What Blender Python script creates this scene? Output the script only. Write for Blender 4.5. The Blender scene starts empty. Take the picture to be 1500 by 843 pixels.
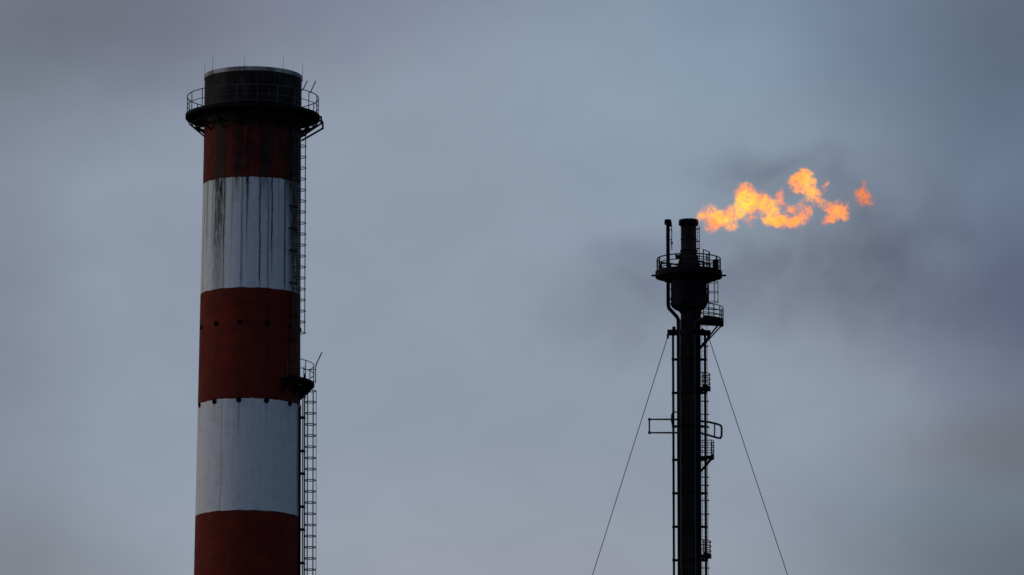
import bpy, bmesh, math, random
from math import sin, cos, radians as R, pi, sqrt
from mathutils import Vector, Matrix
random.seed(7)
scene = bpy.context.scene
col = scene.collection

# ------------------------------------------------------------------ camera
PITCH = R(10.3); EYE = 1.7; F = 11000.0            # a 264 mm lens looking up from the ground
cam_d = bpy.data.cameras.new('camera'); cam = bpy.data.objects.new('camera', cam_d); col.objects.link(cam)
cam.location = (0, 0, EYE); cam.rotation_euler = (R(90) + PITCH, 0, 0)
cam_d.sensor_width = 36; cam_d.lens = F / 1500 * 36
cam_d.clip_start = 1; cam_d.clip_end = 40000
scene.camera = cam
scene.view_settings.view_transform = 'Standard'
scene.view_settings.look = 'None'
scene.view_settings.exposure = 0; scene.view_settings.gamma = 1
scene.view_settings.use_curve_mapping = False
scene.cycles.filter_width = 1.55                    # a long lens is never pin sharp
scene.cycles.volume_max_steps = 512
scene.cycles.max_bounces = 6

def ray(px, py):
    X = (px - 750) / F; V = (421.5 - py) / F
    return Vector((X, cos(PITCH) - V * sin(PITCH), sin(PITCH) + V * cos(PITCH)))
def at(px, py, Y):                                 # survey: where a sight line meets the upright plane at distance Y
    d = ray(px, py); t = Y / d.y
    return Vector((d.x * t, Y, EYE + d.z * t))

# ------------------------------------------------------------------ node helper
class NT:
    def __init__(s, tree): s.t = tree; s.n = tree.nodes; s.l = tree.links
    def new(s, typ, **kw):
        n = s.n.new(typ)
        for k, v in kw.items(): setattr(n, k, v)
        return n
    def put(s, sock, v):
        if isinstance(v, bpy.types.NodeSocket): s.l.new(v, sock)
        elif v is not None: sock.default_value = v
    def m(s, op, a, b=None, c=None, clamp=False):
        n = s.new('ShaderNodeMath', operation=op, use_clamp=clamp)
        for i, v in enumerate((a, b, c)): s.put(n.inputs[i], v)
        return n.outputs[0]
    def vm(s, op, a, b=None, out=0):
        n = s.new('ShaderNodeVectorMath', operation=op)
        s.put(n.inputs[0], a); s.put(n.inputs[1], b)
        return n.outputs['Value' if out == 'v' else 0]
    def scale(s, a, k):
        n = s.new('ShaderNodeVectorMath', operation='SCALE'); s.put(n.inputs[0], a); s.put(n.inputs['Scale'], k)
        return n.outputs[0]
    def mr(s, v, a, b, c=0.0, d=1.0, smooth=True):
        n = s.new('ShaderNodeMapRange', clamp=True)
        n.interpolation_type = 'SMOOTHSTEP' if smooth else 'LINEAR'
        for i, x in enumerate((v, a, b, c, d)): s.put(n.inputs[i], x)
        return n.outputs[0]
    def noise(s, vec, sc, detail=4, rough=0.5, dist=0.0, color=False):
        n = s.new('ShaderNodeTexNoise'); s.put(n.inputs['Vector'], vec)
        n.inputs['Scale'].default_value = sc; n.inputs['Detail'].default_value = detail
        n.inputs['Roughness'].default_value = rough; n.inputs['Distortion'].default_value = dist
        return n.outputs['Color' if color else 'Fac']
    def mix(s, f, a, b, blend='MIX'):
        n = s.new('ShaderNodeMix', data_type='RGBA', blend_type=blend)
        s.put(n.inputs[0], f); s.put(n.inputs[6], a if not isinstance(a, tuple) else (*a[:3], 1))
        s.put(n.inputs[7], b if not isinstance(b, tuple) else (*b[:3], 1))
        return n.outputs[2]
    def xyz(s, x, y, z):
        n = s.new('ShaderNodeCombineXYZ')
        for i, v in enumerate((x, y, z)): s.put(n.inputs[i], v)
        return n.outputs[0]
    def sep(s, v):
        n = s.new('ShaderNodeSeparateXYZ'); s.put(n.inputs[0], v); return n.outputs
    def tc(s, name): return s.new('ShaderNodeTexCoord').outputs[name]

# ------------------------------------------------------------------ dusk sky
SUN_AZ_DIR = Vector((-1.0, 0.10, 0.13)).normalized()     # direction towards the low sun
world = bpy.data.worlds.new('World'); scene.world = world; world.use_nodes = True
wt = NT(world.node_tree); wt.n.clear()
sky = wt.new('ShaderNodeTexSky', sky_type='NISHITA', sun_disc=False)
sky.sun_elevation = math.asin(SUN_AZ_DIR.z); sky.sun_rotation = math.atan2(SUN_AZ_DIR.x, SUN_AZ_DIR.y)
bg1 = wt.new('ShaderNodeBackground'); wt.l.new(sky.outputs[0], bg1.inputs[0]); bg1.inputs[1].default_value = 0.008
dvec = wt.tc('Generated')
dx, dy, dz = wt.sep(dvec)
# the cloud deck: brighter in the west and ahead, dark blue behind the viewer
front = wt.mr(dy, -0.25, 0.9)
deck = wt.mix(front, (0.120, 0.176, 0.292), (0.260, 0.306, 0.386))
glow = wt.m('MULTIPLY', wt.mr(dx, -0.35, -0.97), wt.mr(dz, 0.55, 0.0))
deck = wt.mix(glow, deck, (0.40, 0.37, 0.36))
deck = wt.mix(wt.mr(dx, 0.12, 0.85), deck, wt.mix(1.0, deck, (0.42, 0.45, 0.50), 'MULTIPLY'))
# billows: broad darker banks of cloud, edges broken by noise
nz1 = wt.noise(dvec, 22, 5, 0.55, color=True)
nz2 = wt.noise(dvec, 90, 4, 0.5, color=True)
off = wt.vm('ADD', wt.scale(wt.vm('SUBTRACT', nz1, (0.5, 0.5, 0.5)), 0.010), wt.scale(wt.vm('SUBTRACT', nz2, (0.5, 0.5, 0.5)), 0.004))
dw = wt.vm('ADD', dvec, off)
BANKS = [  # bearing, height, half widths (sight-line units), how much each colour is held back (log)
    (40, 30, 330, 190, -0.464, -0.506, -0.506), (330, 0, 330, 150, -0.287, -0.371, -0.302), (0, 480, 130, 420, -0.202, -0.231, -0.228),
    (0, 860, 260, 160, -0.273, -0.329, -0.397), (1520, 0, 330, 240, -0.57, -0.59, -0.58), (1180, -60, 330, 240, -0.279, -0.183, -0.104),
    (1540, 230, 330, 330, -0.514, -0.356, -0.177), (1540, 470, 190, 180, -0.547, -0.617, -0.454), (1380, 500, 210, 130, -0.182, -0.215, -0.192),
    (1500, 650, 240, 55, -0.10, -0.22, -0.28), (1540, 830, 360, 240, -0.855, -0.804, -0.783), (1330, 300, 260, 190, -0.106, -0.144, -0.181),
    (640, -40, 260, 130, -0.149, -0.142, -0.110), (750, 900, 700, 220, 0.115, 0.025, -0.03), (1000, 150, 350, 300, -0.019, 0.073, 0.073)]
acc = None
for bx, by, rx, ry, cr, cg, cb in BANKS:
    c = ray(bx, by).normalized()
    q = wt.vm('MULTIPLY', wt.vm('SUBTRACT', dw, tuple(c)), (F / rx, 0.6, F / ry))
    f = wt.mr(wt.vm('LENGTH', q, out='v'), 1.4, 0.0)
    v = wt.scale((cr, cg, cb), f)
    acc = v if acc is None else wt.vm('ADD', acc, v)
ax_, ay_, az_ = wt.sep(acc)
bank = wt.xyz(*[wt.m('POWER', math.e, k) for k in (ax_, ay_, az_)])
broad = wt.noise(wt.vm('MULTIPLY', dvec, (1.0, 1.0, 1.7)), 14, 5, 0.5, 0.4)
fine = wt.noise(wt.vm('MULTIPLY', dvec, (1.0, 1.0, 1.6)), 60, 5, 0.55, 0.3)
dark = wt.mr(broad, 0.3, 0.7, 0.965, 1.035, smooth=False)
dark = wt.m('MULTIPLY', dark, wt.mr(fine, 0.3, 0.7, 0.962, 1.038, smooth=False))
warmth = wt.mr(wt.noise(dvec, 26, 3, 0.5), 0.42, 0.70, 0.0, 0.15)
deck = wt.mix(warmth, deck, wt.mix(1.0, deck, (1.05, 0.985, 0.985), 'MULTIPLY'))
deck = wt.vm('MULTIPLY', deck, bank)
deck2 = wt.new('ShaderNodeVectorMath', operation='SCALE'); wt.l.new(deck, deck2.inputs[0]); wt.l.new(dark, deck2.inputs['Scale'])
bg2 = wt.new('ShaderNodeBackground'); wt.l.new(deck2.outputs[0], bg2.inputs[0]); bg2.inputs[1].default_value = 1.0
add = wt.new('ShaderNodeAddShader'); wt.l.new(bg1.outputs[0], add.inputs[0]); wt.l.new(bg2.outputs[0], add.inputs[1])
wo = wt.new('ShaderNodeOutputWorld'); wt.l.new(add.outputs[0], wo.inputs[0])

sun_d = bpy.data.lights.new('sun', 'SUN'); sun = bpy.data.objects.new('sun', sun_d); col.objects.link(sun)
sun_d.energy = 0.5; sun_d.angle = R(28); sun_d.color = (1.0, 0.86, 0.70)
sun.rotation_euler = (-SUN_AZ_DIR).to_track_quat('-Z', 'Y').to_euler()

# ------------------------------------------------------------------ mesh helper
def pol(a, r, z): a = R(a); return Vector((r * sin(a), -r * cos(a), z))    # bearing 0 faces the viewer, 90 to the right
class MB:
    def __init__(s): s.v = []; s.f = []; s.sm = []
    def add(s, vs, fs, smooth=False):
        o = len(s.v); s.v += [tuple(v) for v in vs]
        for f in fs: s.f.append(tuple(i + o for i in f)); s.sm.append(smooth)
        return s
    def box(s, c, size, rz=0.0, M=None):
        hx, hy, hz = (k / 2 for k in size)
        M = M or Matrix.Rotation(rz, 3, 'Z')
        vs = [Vector(c) + M @ Vector((x, y, z)) for x in (-hx, hx) for y in (-hy, hy) for z in (-hz, hz)]
        return s.add(vs, [(0, 1, 3, 2), (4, 6, 7, 5), (0, 4, 5, 1), (2, 3, 7, 6), (0, 2, 6, 4), (1, 5, 7, 3)])
    def beam(s, p0, p1, w, h):                     # rectangular bar, h measured upright
        p0, p1 = Vector(p0), Vector(p1); d = p1 - p0; L = d.length; d.normalize()
        up = Vector((0, 0, 1)) if abs(d.z) < .99 else Vector((0, 1, 0))
        y = up.cross(d).normalized(); z = d.cross(y)
        return s.box((p0 + p1) / 2, (L, w, h), M=Matrix((d, y, z)).transposed())
    def path(s, pts, r, n=8, closed=False):        # a round bar through points, mitred
        pts = [Vector(p) for p in pts]; m = len(pts); rings = []
        ref = None
        for i, p in enumerate(pts):
            a = pts[i - 1] if (i > 0 or closed) else p
            b = pts[(i + 1) % m] if (i < m - 1 or closed) else p
            d = ((p - a).normalized() + (b - p).normalized())
            if d.length < 1e-6: d = b - a
            d.normalize()
            k = 1.0
            if (p - a).length > 1e-9 and (b - p).length > 1e-9:
                cc = max(.5, d.dot((b - p).normalized())); k = 1 / cc
            if ref is None: ref = Vector((0, 0, 1)) if abs(d.z) < .9 else Vector((1, 0, 0))
            else: ref = pd.rotation_difference(d) @ ref
            u = (ref - d * ref.dot(d)).normalized(); w = d.cross(u); ref = u; pd = d.copy()
            rr = r[i] if isinstance(r, (list, tuple)) else r
            rings.append([p + (u * cos(2 * pi * j / n) + w * sin(2 * pi * j / n)) * rr * (k if k < 1.2 else 1.15) for j in range(n)])
        vs = [v for q in rings for v in q]; fs = []
        for i in range(m if closed else m - 1):
            i2 = (i + 1) % m
            for j in range(n): fs.append((i * n + j, i * n + (j + 1) % n, i2 * n + (j + 1) % n, i2 * n + j))
        s.add(vs, fs, True)
        if not closed:
            s.add(rings[0], [tuple(range(n - 1, -1, -1))]); s.add(rings[-1], [tuple(range(n))])
        return s
    def tube(s, p0, p1, r, n=8): return s.path([p0, p1], r, n)
    def arc(s, rad, z, a0, a1, r, n=8, c=(0, 0)):
        full = abs(a1 - a0) >= 359.9; k = max(6, int(abs(a1 - a0) / 6))
        pts = [pol(a0 + (a1 - a0) * i / k, rad, z) + Vector((c[0], c[1], 0)) for i in range(k if full else k + 1)]
        return s.path(pts, r, n, closed=full)
    def lathe(s, prof, n=64, c=(0, 0)):
        vs = []; fs = []
        for (r, z) in prof:
            for j in range(n): p = pol(360 * j / n, r, z); vs.append((p.x + c[0], p.y + c[1], p.z))
        for i in range(len(prof) - 1):
            for j in range(n): fs.append((i * n + j, i * n + (j + 1) % n, (i + 1) * n + (j + 1) % n, (i + 1) * n + j))
        return s.add(vs, fs, True)
    def sector(s, r0, r1, z0, z1, a0, a1):         # a piece of a ring-shaped slab
        full = abs(a1 - a0) >= 359.9; k = max(4, int(abs(a1 - a0) / 4)); m = k if full else k + 1
        vs = []
        for i in range(m):
            a = a0 + (a1 - a0) * i / k
            vs += [pol(a, r0, z0), pol(a, r1, z0), pol(a, r1, z1), pol(a, r0, z1)]
        fs = []
        for i in range(k):
            j = (i + 1) % m
            for q in range(4): fs.append((i * 4 + q, j * 4 + q, j * 4 + (q + 1) % 4, i * 4 + (q + 1) % 4))
        if not full: fs += [(3, 2, 1, 0), ((m - 1) * 4, (m - 1) * 4 + 1, (m - 1) * 4 + 2, (m - 1) * 4 + 3)]
        return s.add(vs, fs)
    def build(s, name, mat, parent=None):
        me = bpy.data.meshes.new(name); me.from_pydata(s.v, [], s.f)
        bm = bmesh.new(); bm.from_mesh(me); bmesh.ops.recalc_face_normals(bm, faces=bm.faces); bm.to_mesh(me); bm.free()
        me.polygons.foreach_set('use_smooth', s.sm); me.update()
        try: me.set_sharp_from_angle(angle=R(40))
        except Exception: pass
        o = bpy.data.objects.new(name, me); me.materials.append(mat); col.objects.link(o)
        if parent: o.parent = parent
        return o
def tag(o, label=None, cat=None, group=None, kind=None):
    for k, v in (('label', label), ('category', cat), ('group', group), ('kind', kind)):
        if v: o[k] = v
    return o
def empty(name, loc):
    o = bpy.data.objects.new(name, None); col.objects.link(o); o.location = loc; o.empty_display_size = 2; return o

# ------------------------------------------------------------------ materials
def surf(name, rough=0.7, metal=0.0, spec=0.3):
    m = bpy.data.materials.new(name); m.use_nodes = True; t = NT(m.node_tree)
    b = t.n['Principled BSDF']; b.inputs['Roughness'].default_value = rough; b.inputs['Metallic'].default_value = metal
    b.inputs['Specular IOR Level'].default_value = spec
    return m, t, b
def metal(name, c1, c2, rust=(0.06, 0.025, 0.012), amt=0.3, sc=2.0, rough=0.75, spec=0.3):
    m, t, b = surf(name, rough, spec=spec)
    p = t.tc('Object')
    f = t.mr(t.noise(p, sc, 6, .6), .35, .65)
    c = t.mix(f, c1, c2)
    st = t.noise(t.vm('MULTIPLY', p, (6, 6, .5)), sc, 5, .6)
    c = t.mix(t.m('MULTIPLY', t.mr(st, .55, .72), amt), c, rust)
    t.put(b.inputs['Base Color'], c)
    bp = t.new('ShaderNodeBump'); bp.inputs['Strength'].default_value = .15; t.put(bp.inputs['Height'], t.noise(p, sc * 4, 4)); t.put(b.inputs['Normal'], bp.outputs[0])
    return m
M_dark = metal('sooty_steel', (0.004, 0.004, 0.005), (0.010, 0.0095, 0.011), rust=(.022, .011, .008), rough=.85, spec=.10)
M_stack = metal('black_stack_paint', (0.005, 0.005, 0.009), (0.016, 0.012, 0.014), rust=(.07, .028, .016), amt=.6, sc=.9, rough=.8, spec=.12)
M_drum = metal('blue_black_paint', (0.003, 0.005, 0.011), (0.008, 0.010, 0.018), amt=.15, sc=.8, rough=.85, spec=.10)
M_tip = metal('scorched_steel', (0.010, 0.010, 0.016), (0.024, 0.022, 0.026), rust=(0.05, 0.036, 0.025), amt=.45, sc=.8, rough=.85, spec=.12)
M_rail = metal('grey_galvanised_rail', (0.03, 0.032, 0.036), (0.06, 0.06, 0.06))
M_cage = metal('weathered_ladder_steel', (0.03, 0.03, 0.032), (0.06, 0.056, 0.052), amt=.5)
M_wire = metal('wire_rope', (0.03, 0.03, 0.034), (0.05, 0.05, 0.055))
M_conc = metal('foundation_concrete', (0.22, 0.21, 0.2), (0.32, 0.31, 0.29), rust=(0.12, .11, .1), sc=.6)
M_cap = metal('pale_cap_metal', (0.14, 0.135, 0.125), (0.44, 0.43, 0.40), rust=(0.03, 0.03, 0.03), amt=.85, sc=.8, rough=.6)
M_hole, _, _b = surf('dark_opening', .9, spec=0.05); _b.inputs['Base Color'].default_value = (.006, .006, .006, 1)

m, t, b = surf('bare_ground', .95)
p = t.tc('Object')
t.put(b.inputs['Base Color'], t.mix(t.mr(t.noise(p, .02, 8, .6), .35, .65), (.035, .04, .022), (.085, .075, .06)))
M_ground = m

# ------------------------------------------------------------------ ground
g = MB().add([(-15000, -6000, 0), (15000, -6000, 0), (15000, 25000, 0), (-15000, 25000, 0)], [(0, 1, 2, 3)]).build('ground', M_ground)
tag(g, kind='structure')

# ================================================================== the striped chimney
D1 = 440.0
pt, pb = at(371.0, 113, D1), at(361.7, 843, D1)
lean = (pt.x - pb.x) / (pt.z - pb.z)
base_x = pb.x - lean * pb.z
chimney = empty('chimney', (base_x, D1, 0)); chimney.rotation_euler = (0, math.atan(lean), 0)
tag(chimney, 'tall round chimney in red and white bands with sooty rim and ring walkway', 'chimney')
zf = lambda py: at(370, py, D1 - 2.9).z            # heights read on the near face
za = lambda py: at(370, py, D1).z                  # heights read on the axis
ZT = zf(97)
R_T = (at(442, 113, D1).x - at(299.8, 113, D1).x) / 2
R_843 = (at(439.3, 843, D1).x - at(284, 843, D1).x) / 2
SL = (R_843 - R_T) / (za(113) - za(843))
def RS(z): return R_T + SL * max(0, za(230) - z) * (za(113) - za(843)) / (za(230) - za(843))
BAND = (zf(259) - zf(748)) / 3; ZB0 = zf(259)

m, t, b = surf('banded_chimney_paint', .85, spec=.15)
p = t.tc('Object'); x, y, z = t.sep(p)
ang = t.m('MULTIPLY', t.m('ARCTAN2', x, t.m('MULTIPLY', y, -1.0)), 180 / pi)
ring = t.noise(p, 1.5, 6, .65)
zz = t.m('ADD', z, t.m('MULTIPLY', t.m('SUBTRACT', ring, .5), .20))
k = t.m('DIVIDE', t.m('SUBTRACT', ZB0, zz), 2 * BAND)              # 0..0.5 white, 0.5..1 red
fr = t.m('FRACT', k)
iswhite = t.m('LESS_THAN', fr, 0.5)
cyl = t.xyz(t.m('MULTIPLY', ang, .12), t.m('MULTIPLY', z, .10), 0.0)
cyl2 = t.xyz(t.m('MULTIPLY', ang, .45), t.m('MULTIPLY', z, .16), 3.0)
n1 = t.noise(cyl, 3.0, 6, .6); n2 = t.noise(cyl2, 2.0, 6, .65); n3 = t.noise(p, 1.1, 6, .6); n4 = t.noise(p, 6.0, 5, .7); n5 = t.noise(t.xyz(t.m('MULTIPLY', ang, .55), t.m('MULTIPLY', z, .75), 7.0), 1.6, 6, .62, .3)
white = t.mix(t.mr(n2, .35, .7), (.62, .63, .64), (.77, .77, .76))
n6 = t.noise(p, 2.6, 7, .7)
white = t.mix(t.m('MULTIPLY', t.mr(n6, .54, .70), .45), white, (.40, .40, .38))
white = t.mix(t.m('MULTIPLY', t.mr(n3, .5, .75), .6), white, (.50, .50, .49))
red = t.mix(t.mr(n3, .35, .65), (.118, .0105, .0055), (.160, .0175, .0085))
red = t.mix(t.m('MULTIPLY', t.mr(n6, .52, .68), .55), red, (.075, .018, .012))
red = t.mix(t.m('MULTIPLY', t.mr(n1, .5, .75), .5), red, (.055, .010, .009))
basec = t.mix(iswhite, red, white)
STREAKS = [ # bearing, half width, reads full down to, gone by (picture rows of the survey), strength
    (-40, 8.8, 290, 500, 1.0), (-44, 3.2, 340, 470, .8), (-50, .9, 330, 440, .60), (-62, 1.0, 270, 420, .35), (-31.5, 1.2, 370, 440, .85), (-31.5, .9, 428, 440, .8), (-32, 3, 268, 350, .85), (-62, 2.2, 345, 400, .5),
    (-16, 4.0, 262, 312, .9), (-21, 1.0, 300, 400, .5), (-3.2, 2.4, 275, 335, .95), (-3.2, .9, 330, 420, .75), (12, 1.1, 420, 440, .85), (12.5, 3, 262, 330, .7),
    (20, 7.0, 262, 325, .80), (26.6, 1.2, 370, 432, .85), (35, 1.0, 270, 420, .35), (44.5, 1.6, 425, 440, .75), (62, 13, 330, 520, .95), (80, 10, 430, 560, .9), (50, 7, 275, 330, .8), (52, 2, 300, 440, .6),
    (68, 7.0, 420, 440, .75), (76, 7.0, 800, 900, .62), (-30, .6, 860, 900, .35), (85, 12, 380, 560, .7),
    (-12, 4.0, 258, 275, .95), (68, 26, 257, 290, .95), (-39, 9, 258, 300, .95), (-52, 2, 240, 266, .5), (19, 7, 256, 290, .9), (2, 2, 230, 275, .7), (38, 3, 225, 270, .7)]
for a in (-71, -40, -9.5, 21.5, 54):                                # run-off below each opening
    STREAKS += [(a + .6, 1.5, 484, 540, .45), (a, 1.2, 594, random.randint(625, 690), .45)]
S = Sn = None
wob = t.m('MULTIPLY', t.m('SUBTRACT', t.noise(t.xyz(t.m('MULTIPLY', ang, .05), t.m('MULTIPLY', z, .5), 11.0), 1.0, 5, .6), .5), 3.2)
angw = t.m('ADD', ang, wob)
for a, w, full, gone, st in STREAKS:
    d = t.m('ABSOLUTE', t.m('SUBTRACT', angw, float(a)))
    d = t.m('ADD', d, t.m('MULTIPLY', t.m('SUBTRACT', n3, .5), w * 1.1))
    f = t.m('MULTIPLY', t.mr(d, w * 1.15, w * .45), t.mr(z, za(gone), za(full), 0, st, smooth=False))
    if w < 2.5: Sn = f if Sn is None else t.m('MAXIMUM', Sn, f)
    else: S = f if S is None else t.m('MAXIMUM', S, f)
S = t.m('MAXIMUM', t.m('MULTIPLY', S, t.mr(n5, .34, .60, .40, 1.15)), t.m('MULTIPLY', Sn, t.mr(n5, .30, .55, .70, 1.1)))
joint = t.mr(t.m('ABSOLUTE', t.m('SUBTRACT', t.m('FRACT', t.m('DIVIDE', ang, 7.3)), .5)), .465, .49, 0, 1)
S = t.m('MAXIMUM', S, t.m('MULTIPLY', joint, t.mr(n2, .40, .65, .06, .38)))
# soot thrown down from the mouth, with the shade under the walkway painted in
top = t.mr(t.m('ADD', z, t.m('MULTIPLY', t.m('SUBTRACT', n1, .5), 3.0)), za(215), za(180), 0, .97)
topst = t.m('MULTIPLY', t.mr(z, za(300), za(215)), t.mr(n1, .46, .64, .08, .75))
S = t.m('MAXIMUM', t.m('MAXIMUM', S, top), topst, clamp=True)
gen = t.m('MULTIPLY', t.mr(n2, .56, .72), t.mr(z, za(470), za(280), .12, .45))
S = t.m('MAXIMUM', S, gen)
soot_shade_c = t.mix(t.m('MULTIPLY', t.mr(n5, .45, .68), t.mr(n3, .35, .6)), (.007, .007, .008), (.065, .060, .052))
soot_shade_c = t.mix(t.m('MULTIPLY', t.mr(t.m('ABSOLUTE', t.m('ADD', ang, 40.0)), 11, 6), .5), soot_shade_c, (.034, .032, .020))
t.put(b.inputs['Base Color'], t.mix(S, basec, soot_shade_c))
bp = t.new('ShaderNodeBump'); bp.inputs['Strength'].default_value = .25; bp.inputs['Distance'].default_value = .05
t.put(bp.inputs['Height'], t.m('ADD', n4, n2)); t.put(b.inputs['Normal'], bp.outputs[0])
M_chim = m

prof = [(RS(0) + .0, .35)] + [(RS(q), q) for q in [ZT * i / 40 for i in range(1, 40)]] + [(R_T, ZT - .24), (R_T - .35, ZT - .24), (R_T - .35, ZT - 6)]
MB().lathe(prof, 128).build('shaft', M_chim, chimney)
MB().lathe([(RS(0) + .6, 0), (RS(0) + .6, .35), (RS(0) - .2, .352)], 64).build('foundation', M_conc, chimney)
MB().lathe([(R_T + .012, ZT - .27), (R_T + .03, ZT - .25), (R_T + .03, ZT - .02), (R_T, ZT), (R_T - .38, ZT), (R_T - .40, ZT - .23)], 128).build('rim', M_cap, chimney)
for a, h in ((-77, .72), (-53, .95), (-8, .62), (39, .7), (88, .75), (150, .7), (-140, .7)):
    MB().path([pol(a, R_T + .05, ZT - .35), pol(a, R_T + .05, ZT + h * .5), pol(a, R_T + .05, ZT + h)], [.012, .010, .007], 6).build('lightning_rod', M_rail, chimney)

# ring walkway under the mouth
ZP = za(171.5); RP = 96 / 24.45
plat = MB().sector(RS(ZP) + .04, RP + .06, ZP - .06, ZP, 0, 360).build('walkway', M_dark, chimney)
mb = MB()
mb.sector(RP + .062, RP + .10, ZP - .13, ZP + .07, 0, 360)
mb.arc(RP - .30, ZP - .52, 0, 360, .055)
mb.build('ring_beam', M_dark, plat)
for i in range(16):
    a = 11.25 + i * 22.5
    mb = MB()
    mb.beam(pol(a, RS(ZP) + .02, ZP - .15), pol(a, RP + .05, ZP - .15), .10, .16)
    mb.beam(pol(a, RS(ZP) + .02, ZP - 1.12), pol(a, RP - .02, ZP - .28), .09, .10)
    mb.beam(pol(a, RS(ZP) + .02, ZP - .72), pol(a, RP - .30, ZP - .52), .08, .10)
    mb.build('bracket', M_dark, plat)
for hh, rr in ((1.17, .030), (.60, .022)):
    MB().arc(RP, ZP + hh, 0, 360, rr).build('guard_rail', M_rail, plat)
for i in range(20):
    a = 6 + i * 18
    MB().tube(pol(a, RP, ZP), pol(a, RP, ZP + 1.17), .026).build('post', M_rail, plat)
# outrigger frame where the ladder comes through
mb = MB()
for a in (78, 98):
    mb.path([pol(a, RP, ZP - .08), pol(a, RP + .28, ZP - .16), pol(a, RP + .30, ZP - .55), pol(a, RS(ZP) + .05, ZP - 1.35)], .06)
mb.path([pol(78, RP + .29, ZP - .3), pol(98, RP + .29, ZP - .3)], .05)
mb.build('outrigger', M_dark, plat)
MB().path([pol(62, RP, ZP + 1.1), pol(63, RP + .02, ZP + 1.2), Vector((3.78, -1.6, ZP + 1.88))], .032).build('slanted_pole', M_rail, plat)
MB().path([pol(68, R_T + .06, ZP + 1.35), Vector((3.02, -.9, ZP + 1.5)), Vector((3.26, -.9, ZP + 2.05))], .032).build('slanted_pole', M_rail, plat)
# walkway rail circle reads a touch brighter on the sooty shaft: a service pipe ring behind it
MB().arc(RS(ZP) + .07, ZP + .42, 0, 360, .03).build('lightning_conductor', M_rail, chimney)

def ladder(parent, a, z0, z1, hoops, stand, hr, name='ladder', brackets=()):
    rad = lambda q: RS(q) + stand
    P = lambda q, tt, o: pol(a, rad(q) + o, q) + Vector((cos(R(a)), sin(R(a)), 0)) * tt
    mb = MB()
    for s in (-1, 1): mb.tube(P(z0, s * .22, 0), P(z1, s * .22, 0), .028)
    q = z0 + .1
    while q < z1: mb.tube(P(q, -.22, 0), P(q, .22, 0), .014, 5); q += .3
    L = mb.build(name, M_cage, parent)
    for th in (-120, -62, 0, 62, 120):
        tt, o = hr * sin(R(th)), hr * (1 + cos(R(th)))
        MB().tube(P(hoops[-1], tt, o), P(hoops[0], tt, o), .019, 5).build('cage_bar', M_cage, L)
    for q in hoops:
        pts = [P(q, hr * sin(R(th)), hr * (1 - cos(R(th)))) for th in range(35, 326, 15)]
        pts = [P(q, .22, 0)] + pts + [P(q, -.22, 0)]
        MB().path(pts, .028, 6).build('hoop', M_cage, L)
    for q in brackets:
        mb = MB()
        for s in (-1, 1): mb.beam(P(q, s * .25, -stand - .02), P(q, s * .25, .05), .05, .09)
        mb.beam(P(q, -.27, .0), P(q, .27, .0), .05, .07)
        mb.build('wall_bracket', M_dark, L)
    return L
hs = [za(207 + 16.05 * i) for i in range(19)]
ladder(chimney, 57, za(563) + .02, ZP + .9, hs, .21, .36, brackets=[za(q) for q in (214, 262, 310, 343, 375, 422, 470, 505)])
hs2 = [za(573 + 16.35 * i) for i in range(19)]
ladder(chimney, 88, za(900), za(548), hs2, .26, .345, brackets=[za(q) for q in (581, 612, 661, 694, 742.5, 776, 825, 858)])
# cable run beside the lower ladder
MB().path([pol(78, RS(q) + .06, q) for q in (za(900), za(760), za(600))], .07).build('cable_pipe', M_dark, chimney)
MB().path([pol(91, RS(q) + .15, q) for q in (za(900), za(760), za(560))], .035).build('cable_pipe', M_cage, chimney)

# half-way landing
ZL = za(563); RL = RS(ZL); A0, A1 = 38, 112; RO = RL + .80
land = MB().sector(RL + .03, RO, ZL - .05, ZL, A0, A1).build('landing', M_dark, chimney)
mb = MB().sector(RO + .002, RO + .04, ZL - .10, ZL + .08, A0, A1)
mb.build('ring_beam', M_dark, land)
for a in (41, 62, 86, 109):
    mb = MB()
    mb.beam(pol(a, RL, ZL - .13), pol(a, RO - .02, ZL - .13), .08, .14)
    mb.beam(pol(a, RL, ZL - .85), pol(a, RO - .06, ZL - .18), .09, .11)
    tn = Vector((cos(R(a)), sin(R(a)), 0)) * .02
    g3 = [pol(a, RL, ZL - .2), pol(a, RO - .3, ZL - .2), pol(a, RL, ZL - .8)]
    mb.add([q + tn for q in g3] + [q - tn for q in g3], [(0, 1, 2), (5, 4, 3), (0, 3, 4, 1), (1, 4, 5, 2), (2, 5, 3, 0)])
    mb.build('bracket', M_dark, land)
for hh in (1.15, .62): MB().arc(RO, ZL + hh, A0, A1, .026).build('guard_rail', M_rail, land)
for a in (38, 62, 86, 112): MB().tube(pol(a, RO, ZL), pol(a, RO, ZL + 1.15), .026).build('post', M_rail, land)
mb = MB()
for hh in (.18, .9): mb.tube(pol(90, RL + .2, ZL + hh), pol(90, RO + .1, ZL + hh), .024)
for rr in (RL + .2, RO + .1): mb.tube(pol(90, rr, ZL + .1), pol(90, rr, ZL + 1.1), .028)
mb.build('gate', M_rail, land)
MB().path([pol(90, RO + .1, ZL + 1.05), pol(90, RO + .14, ZL + 1.25), pol(90, RO + .46, ZL + 1.95)], .034).build('slanted_pole', M_rail, land)

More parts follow.
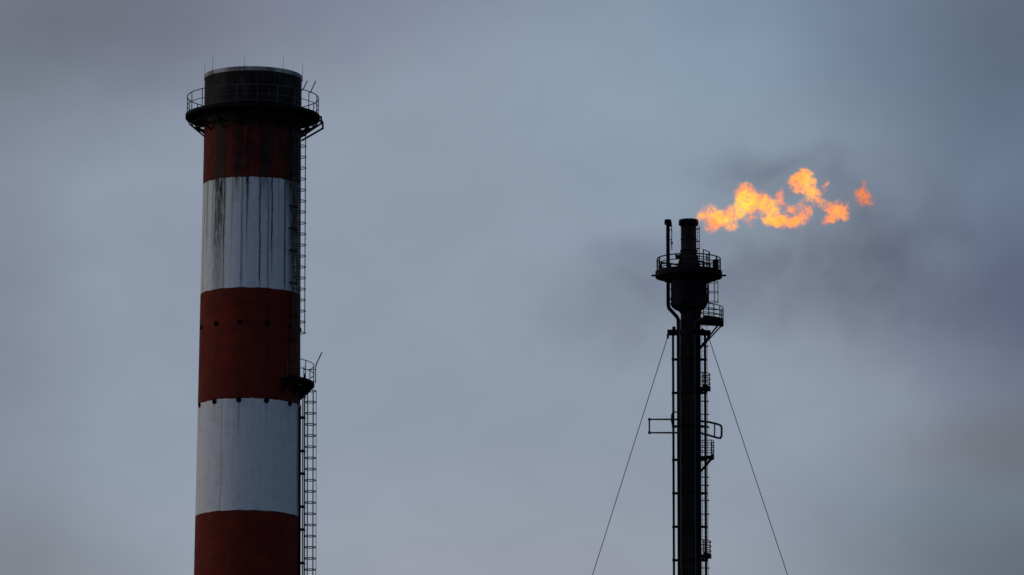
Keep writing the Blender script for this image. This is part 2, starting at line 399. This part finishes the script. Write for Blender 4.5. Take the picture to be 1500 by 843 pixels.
# two rows of round openings
for row, rr in ((472, .118), (586.5, .125)):
    zc = zf(row)
    for a in (-71, -40, -9.5, 21.5, 54, 84):
        c = pol(a, RS(zc) - .02, zc); o = pol(a, 1, 0); tn = Vector((cos(R(a)), sin(R(a)), 0)); up = Vector((0, 0, 1))
        mb = MB(); n = 20
        prof = [(rr + .03, .0), (rr + .03, .07), (rr - .02, .09), (rr - .05, .05), (.001, .045)]
        vs = [c + o * d + (tn * cos(2 * pi * j / n) + up * sin(2 * pi * j / n)) * q for q, d in prof for j in range(n)]
        fs = [(i * n + j, i * n + (j + 1) % n, (i + 1) * n + (j + 1) % n, (i + 1) * n + j) for i in range(len(prof) - 1) for j in range(n)]
        mb.add(vs, fs, True).build('vent_opening', M_hole, chimney)

# ================================================================== the flare stack
D2 = 540.0; AX = 1009.0
ref = at(AX, 420, D2)
flare = empty('flare_stack', (ref.x, D2, 0))
tag(flare, 'slim black guyed flare stack with top drum, railed platforms and burning tip', 'flare stack')
PXM = (at(AX + 50, 420, D2).x - at(AX - 50, 420, D2).x) / 100      # metres per survey unit
X = lambda px: (px - AX) * PXM
Z = lambda py: at(AX, py, D2).z
Q = lambda px, py, y=0.0: Vector((X(px), y, Z(py)))
PC = X(1011); PR = 14.2 * PXM
MB().lathe([(PR, .4), (PR, Z(456))], 48, (PC, 0)).build('pole', M_stack, flare)
MB().box((PC, 0, .2), (4, 4, .4)).build('foundation', M_conc, flare)
rd = 26.4 * PXM
MB().lathe([(PR - .05, Z(459)), (PR + .04, Z(456)), (21 * PXM, Z(453.4)), (rd - .10, Z(450.6)), (rd - .02, Z(449)), (rd, Z(447)), (rd, Z(404)), (rd - .1, Z(402))], 64).build('drum', M_drum, flare)
MB().lathe([(rd + .03, Z(446)), (rd + .03, Z(444)), ], 64).sector(rd + .002, rd + .035, Z(446.5), Z(444.5), 0, 360).build('drum_band', M_dark, flare)
tip = MB().lathe([(17.5 * PXM, Z(402)), (17.5 * PXM, Z(392)), (13 * PXM, Z(377)), (11.4 * PXM, Z(370)), (11.4 * PXM, Z(330)), (9.6 * PXM, Z(330)), (9.6 * PXM, Z(350))], 48).build('flare_tip', M_tip, flare)
MB().lathe([(11.5 * PXM, Z(332)), (14.4 * PXM, Z(330)), (14.6 * PXM, Z(326)), (13.9 * PXM, Z(322.6)), (9.7 * PXM, Z(322.6)), (9.7 * PXM, Z(332))], 48).build('rim', M_dark, tip)
mb = MB().sector(11.42 * PXM, 12.6 * PXM, Z(369.5), Z(367), 0, 360)
mb.build('flange', M_dark, tip)
MB().sector(11.42 * PXM, 12.0 * PXM, Z(352), Z(350.6), 0, 360).build('flange', M_dark, tip)

# main platform
ZM = Z(403.5); RM = 46.2 * PXM
mp = MB().sector(rd + .005, RM + .10, ZM - .08, ZM, 0, 360).build('platform', M_dark, flare)
mb = MB().sector(RM + .102, RM + .14, ZM - .16, ZM + .26, 0, 360)
mb.sector(RM - .52, RM - .42, ZM - .36, ZM - .20, 0, 360)
for a in (90, -90): mb.box(pol(a, RM + .28, ZM - .02), (.3, .25, .10))
mb.build('ring_beam', M_dark, mp)
for i in range(12):
    a = 15 + i * 30
    MB().beam(pol(a, rd, ZM - .15), pol(a, RM + .1, ZM - .15), .10, .14).beam(pol(a, rd, ZM - .46), pol(a, RM - .25, ZM - .2), .09, .1).build('bracket', M_dark, mp)
for hh, rr in ((1.2, .046), (.82, .036), (.45, .036)): MB().arc(RM, ZM + hh, 0, 360, rr).build('guard_rail', M_dark, mp)
for i in range(14):
    a = 8 + i * 360 / 14
    MB().tube(pol(a, RM, ZM), pol(a, RM, ZM + 1.2), .052).build('post', M_dark, mp)
# taller guard where the tip ladder lands
mb = MB(); yy = .9
mb.tube(Q(1023, 372, yy), Q(1023, 392, yy), .04); mb.tube(Q(1039.5, 366, yy), Q(1039.5, 398, yy), .06); mb.tube(Q(1031, 362.5, yy), Q(1031, 392, yy), .04)
mb.path([Q(1022, 371.5, yy), Q(1031, 373, yy), Q(1040, 375, yy)], .035); mb.path([Q(1030, 362.5, yy), Q(1035, 364, yy), Q(1040, 366.5, yy)], .035)
mb.path([Q(1022, 379, yy), Q(1040, 383, yy)], .03); mb.path([Q(1022, 387, yy), Q(1040, 391, yy)], .03)
mb.build('ladder_guard', M_dark, mp)
mb = MB().box(Q(993.5, 380, -.9), (.42, .3, .26)); mb.box(Q(997.5, 386, -.9), (.10, .1, .30)); mb.beam(Q(988.5, 377, -.9), Q(999, 379.5, -.9), .34, .05)
mb.build('junction_box', M_dark, mp)
MB().box(Q(1047.5, 391, -.6), (.36, .3, .8)).beam(Q(1047.5, 383, -.6), Q(1052, 383, -.6), .2, .1).build('junction_box', M_dark, mp)
MB().box(Q(1002, 391, 1.2), (.5, .4, .55)).build('junction_box', M_dark, mp)
MB().path([Q(967, 398, .3), Q(967, 386, .3), Q(974, 384.5, .3), Q(990, 385.5, .6), Q(1000, 388, .7)], .07).build('gas_line', M_dark, mp)
MB().path([Q(1030, 399, -1.5), Q(1030, 389, -1.4), Q(1022, 386, -.8)], .09).build('gas_line', M_dark, mp)
MB().path([Q(1040, 402, -1.4), Q(1040, 412, -1.4), Q(1036.8, 416, -1.0), Q(1036.2, 444, -.6), Q(1030, 452, -.7), Q(1026, 456, -.6), Q(1024.5, 470, -.55), Q(1024.5, 900, -.55)], .065).build('gas_line', M_dark, flare)
MB().path([Q(1000, 402, -1.5), Q(1000, 446, -1.45), Q(1003, 456, -.75), Q(1003, 900, -.68)], .055).build('gas_line', M_dark, flare)
for py in (412, 424, 437): MB().sector(rd + .003, rd + .03, Z(py) - .03, Z(py) + .03, 0, 360).build('stiffener_ring', M_drum, flare)
# ladder up the tip
mb = MB()
mb.tube(Q(1024.7, 331, .1), Q(1024.7, 392, .1), .028); mb.tube(Q(1022.3, 331, .45), Q(1022.3, 392, .45), .02)
for py in range(334, 392, 6): mb.tube(Q(1022.3, py, .45), Q(1024.7, py, .1), .012, 5)
for py in (335.5, 353.7, 364, 375): mb.beam(Q(1018, py, .1), Q(1025.6, py, .1), .06, .08)
mb.build('tip_ladder', M_rail, tip)

# pilot pipe rising past the platform edge, then cranking in to the pole
pr = 2.75 * PXM; py0 = -.35
pil = MB().path([Q(978.6, 326, py0), Q(978.6, 448, py0), Q(979.6, 453, py0), Q(991.5, 466, py0), Q(993.3, 470, py0), Q(993.4, 486, py0), Vector((X(993.4), py0, .4))], pr, 14).build('pilot_pipe', M_dark, flare)
MB().lathe([(.05, Z(331.5)), (5.0 * PXM, Z(330.5)), (5.4 * PXM, Z(326.5)), (4.6 * PXM, Z(323.4)), (.01, Z(323.2))], 20, (X(978.6), py0)).build('hood', M_dark, pil)
mb = MB().path([Q(983.8, 328, py0), Q(984.3, 342, py0), Q(983.8, 357, py0), Q(984.2, 368, py0)], .032)
for py in (333, 338.5, 353): mb.beam(Q(979, py, py0), Q(984.6, py, py0), .05, .07)
mb.box(Q(984.3, 357.5, py0), (.14, .14, .18)).box(Q(982.5, 331, py0), (.12, .12, .14))
mb.build('ignition_conduit', M_dark, pil)
MB().beam(Q(979, 440, py0), Q(986, 440, 0), .06, .08).beam(Q(979, 414, py0), Q(986, 414, 0), .06, .08).build('pipe_support', M_dark, pil)

# guy collar
mb = MB().sector(PR - .0 + .0, PR + .16, Z(490), Z(484), 0, 360)
col_o = MB()
cx = PC
def ring_at(r0, r1, z0, z1):
    q = MB().sector(r0, r1, z0, z1, 0, 360); q.v = [(v[0] + cx, v[1], v[2]) for v in q.v]; return q
mb = ring_at(PR + .004, PR + .17, Z(490.5), Z(485))
mb.box(Q(984.5, 487.5), (14.5 * PXM, .30, 8 * PXM)); mb.box(Q(1034, 488), (13 * PXM, .30, 7.5 * PXM))
mb.box(Q(987, 481.5), (5 * PXM, .3, 5 * PXM)); mb.box(Q(1038.5, 493), (3 * PXM, .2, 6 * PXM))
mb.build('guy_collar', M_dark, flare)

# side risers and the clamps that hold them
LBOT = Vector((X(985.6), 0, .3))
MB().path([Q(989.5, 483), Q(986, 486), Q(985.6, 492), LBOT], 1.75 * PXM, 12).build('riser_pipe', M_dark, flare)
MB().path([Q(1027, 482), Q(1031.6, 485), Q(1032.3, 491), Vector((X(1032.3), 0, .3))], 1.85 * PXM, 12).build('riser_pipe', M_dark, flare)
PITCHC = 49.0
for i in range(9):
    py = 527 + PITCHC * i
    mb = ring_at(PR + .004, PR + .075, Z(py + 1.6), Z(py - 1.6))
    mb.box(Q(989.5, py), (9 * PXM, .16, 3.4 * PXM)); mb.box(Q(1029, py), (6 * PXM, .16, 3.4 * PXM))
    mb.box(Q(985.6, py), (4.6 * PXM, .26, 3.0 * PXM)); mb.box(Q(1032.3, py), (4.8 * PXM, .26, 3.0 * PXM))
    mb.build('pipe_clamp', M_dark, flare)
MB().path([Q(995.5, 470, -.5), Q(996, 800, -.5), Vector((X(996), -.5, .4))], 1.0 * PXM, 8).build('conduit', M_rail, flare)
MB().path([Q(1017, 470, -.68), Q(1017, 870, -.68), Vector((X(1017), -.68, .4))], .05, 8).build('conduit', M_rail, flare)

# side platforms
def side_platform(r0, r1, zfl, a0, a1, rails, posts, braces, drop, thick=.10, name='side_platform', rr=.032, brace_a=()):
    def sh(mb): mb.v = [(v[0] + cx, v[1], v[2]) for v in mb.v]; return mb
    o = sh(MB().sector(r0, r1, zfl - thick, zfl, a0, a1)).build(name, M_dark, flare)
    sh(MB().sector(r1 + .002, r1 + .035, zfl - thick - .06, zfl + .12, a0, a1)).build('toe_board', M_dark, o)
    for hh in rails:
        k = sh(MB().arc(r1, zfl + hh, a0, a1, rr))
        for a in (a0, a1): k.tube(pol(a, r0 + .1, zfl + hh) + Vector((cx, 0, 0)), pol(a, r1, zfl + hh) + Vector((cx, 0, 0)), rr)
        k.build('guard_rail', M_dark, o)
    for a in posts: sh(MB().tube(pol(a, r1, zfl), pol(a, r1, zfl + rails[0]), rr + .004)).build('post', M_dark, o)
    for a in braces: sh(MB().beam(pol(a, r0 - .05, zfl - drop), pol(a, r1 - .08, zfl - thick), .09, .10)).build('brace', M_dark, o)
    return o
side_platform(PR + .03, 48.2 * PXM, Z(472), 22, 108, (1.02, .68, .36), (22, 44, 62, 84, 108), (68, 92), 2.0, thick=.20)
side_platform(PR + .03, 28.6 * PXM, Z(570), 38, 105, (1.05, .7, .36), (38, 70, 105), (60, 95), .35)
side_platform(PR + .03, 33.4 * PXM, Z(669.5), 62, 112, (1.12, .75, .38), (62, 86, 112), (72, 96), 1.15)
side_platform(PR + .03, 28.6 * PXM, Z(815), 38, 105, (1.05, .7, .36), (38, 70, 105), (60, 95), .35)

# ladders: caged one under the main platform, plain run below
def flare_ladder(px0, px1, ya, yb, pyt, pyb, hoops, name, r=.026):
    mb = MB()
    zb = Z(pyb) if pyb < 1200 else .4
    mb.tube(Vector((X(px0), ya, Z(pyt))), Vector((X(px0), ya, zb)), r); mb.tube(Vector((X(px1), yb, Z(pyt))), Vector((X(px1), yb, zb)), r)
    q = zb + .1
    while q < Z(pyt): mb.tube((X(px0), ya, q), (X(px1), yb, q), .011, 5); q += .31
    L = mb.build(name, M_dark, flare)
    for h in hoops:
        zc = Z(h); c0 = Vector((X(px0), ya, zc)); c1 = Vector((X(px1), yb, zc)); mid = (c0 + c1) / 2
        u = (c1 - c0) / 2; w = Vector((u.y, -u.x, 0)); w = w.normalized() * .36 * (1 if w.x >= 0 else -1)
        c = mid + w
        pts = [c0] + [c + Vector((cos(R(a)), sin(R(a)), 0)) * .37 for a in range(-150, 151, 20)][::(1 if c0.y < c1.y else -1)] + [c1]
        MB().path(pts, .024, 6).build('hoop', M_dark, L)
    if hoops:
        for a in (-80, -30, 30, 80):
            d = Vector((cos(R(a)), sin(R(a)), 0)) * .37
            MB().tube(Vector((c.x + d.x, c.y + d.y, Z(hoops[0]))), Vector((c.x + d.x, c.y + d.y, Z(hoops[-1]))), .022, 5).build('cage_bar', M_dark, L)
    return L
flare_ladder(1037.5, 1038.3, -.24, .24, 400, 474, (414, 428.5, 443), 'ladder')
flare_ladder(1027.5, 1035.3, -.30, -.12, 474, 2000, (), 'ladder', .020)
for i, py in enumerate((508, 588.7, 608, 627, 700, 712, 734, 754, 833)):
    MB().beam(Q(1026, py, -.25), Q(1037.5, py, -.15), .06, .07).build('ladder_bracket', M_dark, flare)

# rectangular frame on the left, rounded loop on the right
mb = MB(); r = .068; y0 = .2
mb.path([Q(992, 614, y0), Q(950.6, 614, y0), Q(950.6, 633.6, y0), Q(992, 633.6, y0)], r, 8)
mb.box(Q(950.6, 614, y0), (.18, .18, .18)); mb.box(Q(950.6, 633.6, y0), (.18, .18, .18))
mb.build('outrigger_frame', M_dark, flare)
mb = MB(); y0 = -.3; r = .076
mb.path([Q(1020, 617.5, y0), Q(1036, 619.3, y0), Q(1050, 622.6, y0), Q(1054.5, 624.6, y0), Q(1056.0, 628, y0), Q(1055.6, 640, y0), Q(1054, 643, y0), Q(1050.5, 642.9, y0), Q(1036, 638.6, y0), Q(1020, 634, y0)], r, 10)
mb.tube(Q(1045.8, 622, y0), Q(1045.4, 641, y0), .05); mb.tube(Q(1020, 626.5, y0), Q(1038, 627, y0), .06)
mb.tube(Q(1021, 617, y0), Q(1021, 635, y0), .05)
mb.build('outrigger_loop', M_dark, flare)
MB().path([Q(992, 604.5, -.2), Q(985, 605, -.2), Q(983, 609, -.2), Q(982.8, 618, -.2), Q(984.5, 624, -.2), Q(990, 627, -.4), Q(1000, 628, -.8)], .05, 8).build('conduit_loop', M_dark, flare)

# guy wires
def guy(px, py, sx, label):
    top = Vector((ref.x + X(px), D2, Z(py))); h = top.z - .5
    bot = Vector((top.x + sx * .312 * h, D2 - .17 * h, .5))
    pts = [top.lerp(bot, i / 24) - Vector((0, 0, .35 * sin(pi * i / 24))) for i in range(25)]
    root = empty('guy_wire', top); tag(root, label, 'guy wire', 'guy wires of the flare stack')
    def loc(mb): mb.v = [(v[0] - top.x, v[1] - top.y, v[2] - top.z) for v in mb.v]; return mb
    loc(MB().path(pts, .027, 6)).build('cable', M_wire, root)
    loc(MB().box(top, (.16, .08, .34))).build('shackle', M_dark, root)
    loc(MB().box((bot.x, bot.y, .35), (1.4, 1.4, .7))).build('anchor_block', M_conc, root)
guy(978, 493, -1, 'thin guy wire slanting down from the collar on the side facing the striped chimney')
guy(1037.5, 494, 1, 'thin guy wire slanting down from the collar on the side below the flame')

# ================================================================== flame (a glowing gas cloud)
def sphere_hull(name, blobs, grow, pad, vox, mat, origin):
    bm = bmesh.new()
    for c, r in blobs:
        Mx = Matrix.Translation(c) @ Matrix.Diagonal((*[q * grow + pad for q in r], 1))
        bmesh.ops.create_icosphere(bm, subdivisions=3, radius=1, matrix=Mx)
    me = bpy.data.meshes.new(name); bm.to_mesh(me); bm.free()
    o = bpy.data.objects.new(name, me); col.objects.link(o)
    md = o.modifiers.new('r', 'REMESH'); md.mode = 'VOXEL'; md.voxel_size = vox
    dg = bpy.context.evaluated_depsgraph_get(); new = bpy.data.meshes.new_from_object(o.evaluated_get(dg))
    o.modifiers.clear(); o.data = new; new.name = name; o.location = origin
    new.materials.clear(); new.materials.append(mat)
    return o
TIP = at(1022, 320, D2)
def flame_mat(name, blobs, gain):
    m = bpy.data.materials.new(name); m.use_nodes = True; t = NT(m.node_tree); t.n.clear()
    p = t.tc('Object')
    w1 = t.vm('SUBTRACT', t.noise(p, .75, 2, .5, color=True), (.5, .5, .5))
    w2 = t.vm('SUBTRACT', t.noise(p, 2.1, 3, .55, color=True), (.5, .5, .5))
    q = t.vm('ADD', t.vm('ADD', p, t.scale(w1, .8)), t.scale(w2, .75))
    Fd = H = None
    for c, r, a, hot in blobs:
        d = t.vm('LENGTH', t.vm('MULTIPLY', t.vm('SUBTRACT', q, tuple(c)), tuple(1 / k for k in r)), out='v')
        f = t.mr(d, 1.0, .25, 0, a)
        Fd = f if Fd is None else t.m('ADD', Fd, f)
        h = t.m('MULTIPLY', f, hot); H = h if H is None else t.m('ADD', H, h)
    st = t.vm('MULTIPLY', q, (.62, 1.0, 1.15))
    fil = t.noise(st, 1.8, 5, .64, .9)
    fil2 = t.noise(t.vm('ADD', p, t.scale(w2, 1.3)), 2.9, 6, .70)
    dens = t.m('MULTIPLY', Fd, t.mr(fil, .36, .64, .30, 1.3))
    dens = t.m('MULTIPLY', dens, t.mr(fil2, .38, .60, .05, 1.5))
    dens = t.m('POWER', t.mr(dens, .05, 1.15, 0, 1.0, smooth=False), 1.35)
    heat = t.m('DIVIDE', H, t.m('ADD', Fd, .15))
    heat = t.m('ADD', t.m('MULTIPLY', heat, .72), t.m('MULTIPLY', t.m('SUBTRACT', fil2, .51), 2.8), clamp=True)
    colr = t.mix(heat, (1.0, .150, .040), (1.0, .60, .075))
    em = t.new('ShaderNodeEmission'); t.put(em.inputs[0], colr); t.put(em.inputs[1], t.m('MULTIPLY', dens, gain))
    ab = t.new('ShaderNodeVolumeAbsorption'); ab.inputs[0].default_value = (.55, .40, .10, 1); t.put(ab.inputs[1], t.m('MULTIPLY', dens, 3.4))
    ad = t.new('ShaderNodeAddShader'); t.l.new(em.outputs[0], ad.inputs[0]); t.l.new(ab.outputs[0], ad.inputs[1])
    o = t.new('ShaderNodeOutputMaterial'); t.l.new(ad.outputs[0], o.inputs['Volume'])
    m.cycles.volume_step_rate = .12
    return m
def flame(name, spec, label, gain):
    blobs = []
    for i, (px, py, rx, ry, a, hot) in enumerate(spec):
        c = at(px, py, D2) - TIP; c.y += random.uniform(-.25, .25)
        k = 1.68
        blobs.append((c, (rx * PXM * k, max(rx, ry) * PXM * k * .6, ry * PXM * k), a, hot))
    m = flame_mat(name + '_gas', blobs, gain)
    o = sphere_hull(name, [(c, r) for c, r, a, h in blobs], 1.0, .16, .22, m, TIP)
    return tag(o, label, 'flame')
flame('flame', [(1024, 319, 6, 4, .8, .3), (1029, 317, 9, 5, 1.0, .4), (1033, 312, 10, 7, .8, .3), (1041, 310, 12, 10, 1.0, .5), (1043, 329, 11, 11, .8, .1), (1056, 319, 12, 9, 1.1, .7), (1050, 324, 10, 8, .7, .2), (1062, 328, 9, 8, .7, .2), (1070, 311, 12, 8, 1, .25),
    (1073, 328, 8, 11, .9, .75), (1087, 303, 11, 14, 1.2, 1), (1091, 281, 14, 11, 1.1, .35), (1099, 294, 12, 13, 1.2, .9), (1115, 296, 15, 13, 1.3, .35),
    (1127, 308, 12, 14, 1.2, .7), (1134, 321, 12, 10, 1.1, .5), (1148, 326, 15, 9, 1.1, .3), (1166, 326, 13, 10, 1.1, .25), (1178, 317, 9, 9, .7, .1), (1143, 292, 6, 12, .6, .1), (1103, 315, 12, 8, .45, .1), (1098, 325, 8, 6, .35, .0),
    (1152, 306, 8, 8, .5, .1), (1165, 309, 10, 8, .5, .15), (1184, 305, 9, 8, .5, .1), (1176, 298, 8, 7, .35, .1),
    (1176, 256, 9, 9, 1.1, .4), (1166, 271, 11, 11, 1.2, .35), (1172, 262, 9, 9, .9, .3), (1183, 267, 9, 13, 1.2, .8), (1190, 283, 12, 9, 1.2, .75), (1201, 294, 9, 8, 1, .4), (1207, 276, 6, 8, .6, .1), (1212, 267, 3.5, 6, .4, .1),
    (1209, 305, 7, 5, .45, .1), (1221, 306, 11, 9, 1.2, .25), (1214, 321, 9, 8, 1.1, .2), (1224, 315, 10, 9, 1.1, .3), (1234, 315, 9, 9, 1.1, .3), (1241, 303, 5, 7, .9, .1)],
    'ragged orange and yellow flame blown sideways from the flare tip', 4.2)
flame('flame_puff', [(1264, 288, 8, 12, .9, .05), (1265, 273, 4, 10, .45, 0), (1271, 298, 7, 8, .5, .05)],
    'small detached orange puff of fire drifting beyond the end of the flame', 2.6)

# ------------------------------------------------------------------ drifting soot around the flare
SM = [(910, 455, 150, 105, .48), (1000, 400, 130, 90, .45), (1150, 255, 170, 52, .80), (1090, 300, 90, 60, .3), (1260, 330, 160, 90, .6), (1110, 400, 190, 95, .60),
      (1330, 440, 190, 100, .42), (1250, 400, 170, 90, .5), (1450, 360, 150, 150, .2), (1380, 310, 150, 80, .28)]
SC = at(1180, 395, D2 + 3)
sb = []
for px, py, rx, ry, a in SM:
    c = at(px, py, D2 + 3) - SC; c.y += random.uniform(-2, 2)
    sb.append((c, (rx * PXM * 1.25, 5.5, ry * PXM * 1.25), a))
m = bpy.data.materials.new('soot_smoke'); m.use_nodes = True; t = NT(m.node_tree); t.n.clear()
p = t.tc('Object')
w1 = t.vm('SUBTRACT', t.noise(p, .16, 4, .55, color=True), (.5, .5, .5))
q = t.vm('ADD', p, t.scale(w1, 7.5))
Fd = None
for c, r, a in sb:
    f = t.mr(t.vm('LENGTH', t.vm('MULTIPLY', t.vm('SUBTRACT', q, tuple(c)), tuple(1 / k for k in r)), out='v'), 1.0, 0.0, 0, a)
    Fd = f if Fd is None else t.m('ADD', Fd, f)
dens = t.m('MULTIPLY', t.m('MINIMUM', Fd, 1.0), t.mr(t.noise(q, .20, 5, .6), .32, .68, .25, 1.25))
ab = t.new('ShaderNodeVolumeAbsorption'); ab.inputs[0].default_value = (.10, .07, .20, 1); t.put(ab.inputs[1], t.m('MULTIPLY', dens, .105))
o = t.new('ShaderNodeOutputMaterial'); t.l.new(ab.outputs[0], o.inputs['Volume'])
m.cycles.volume_step_rate = .35
smoke = sphere_hull('smoke', [(c, r) for c, r, a in sb], 1.0, .8, .8, m, SC)
tag(smoke, 'thin dark soot drifting around and behind the flame', 'smoke', kind='stuff')
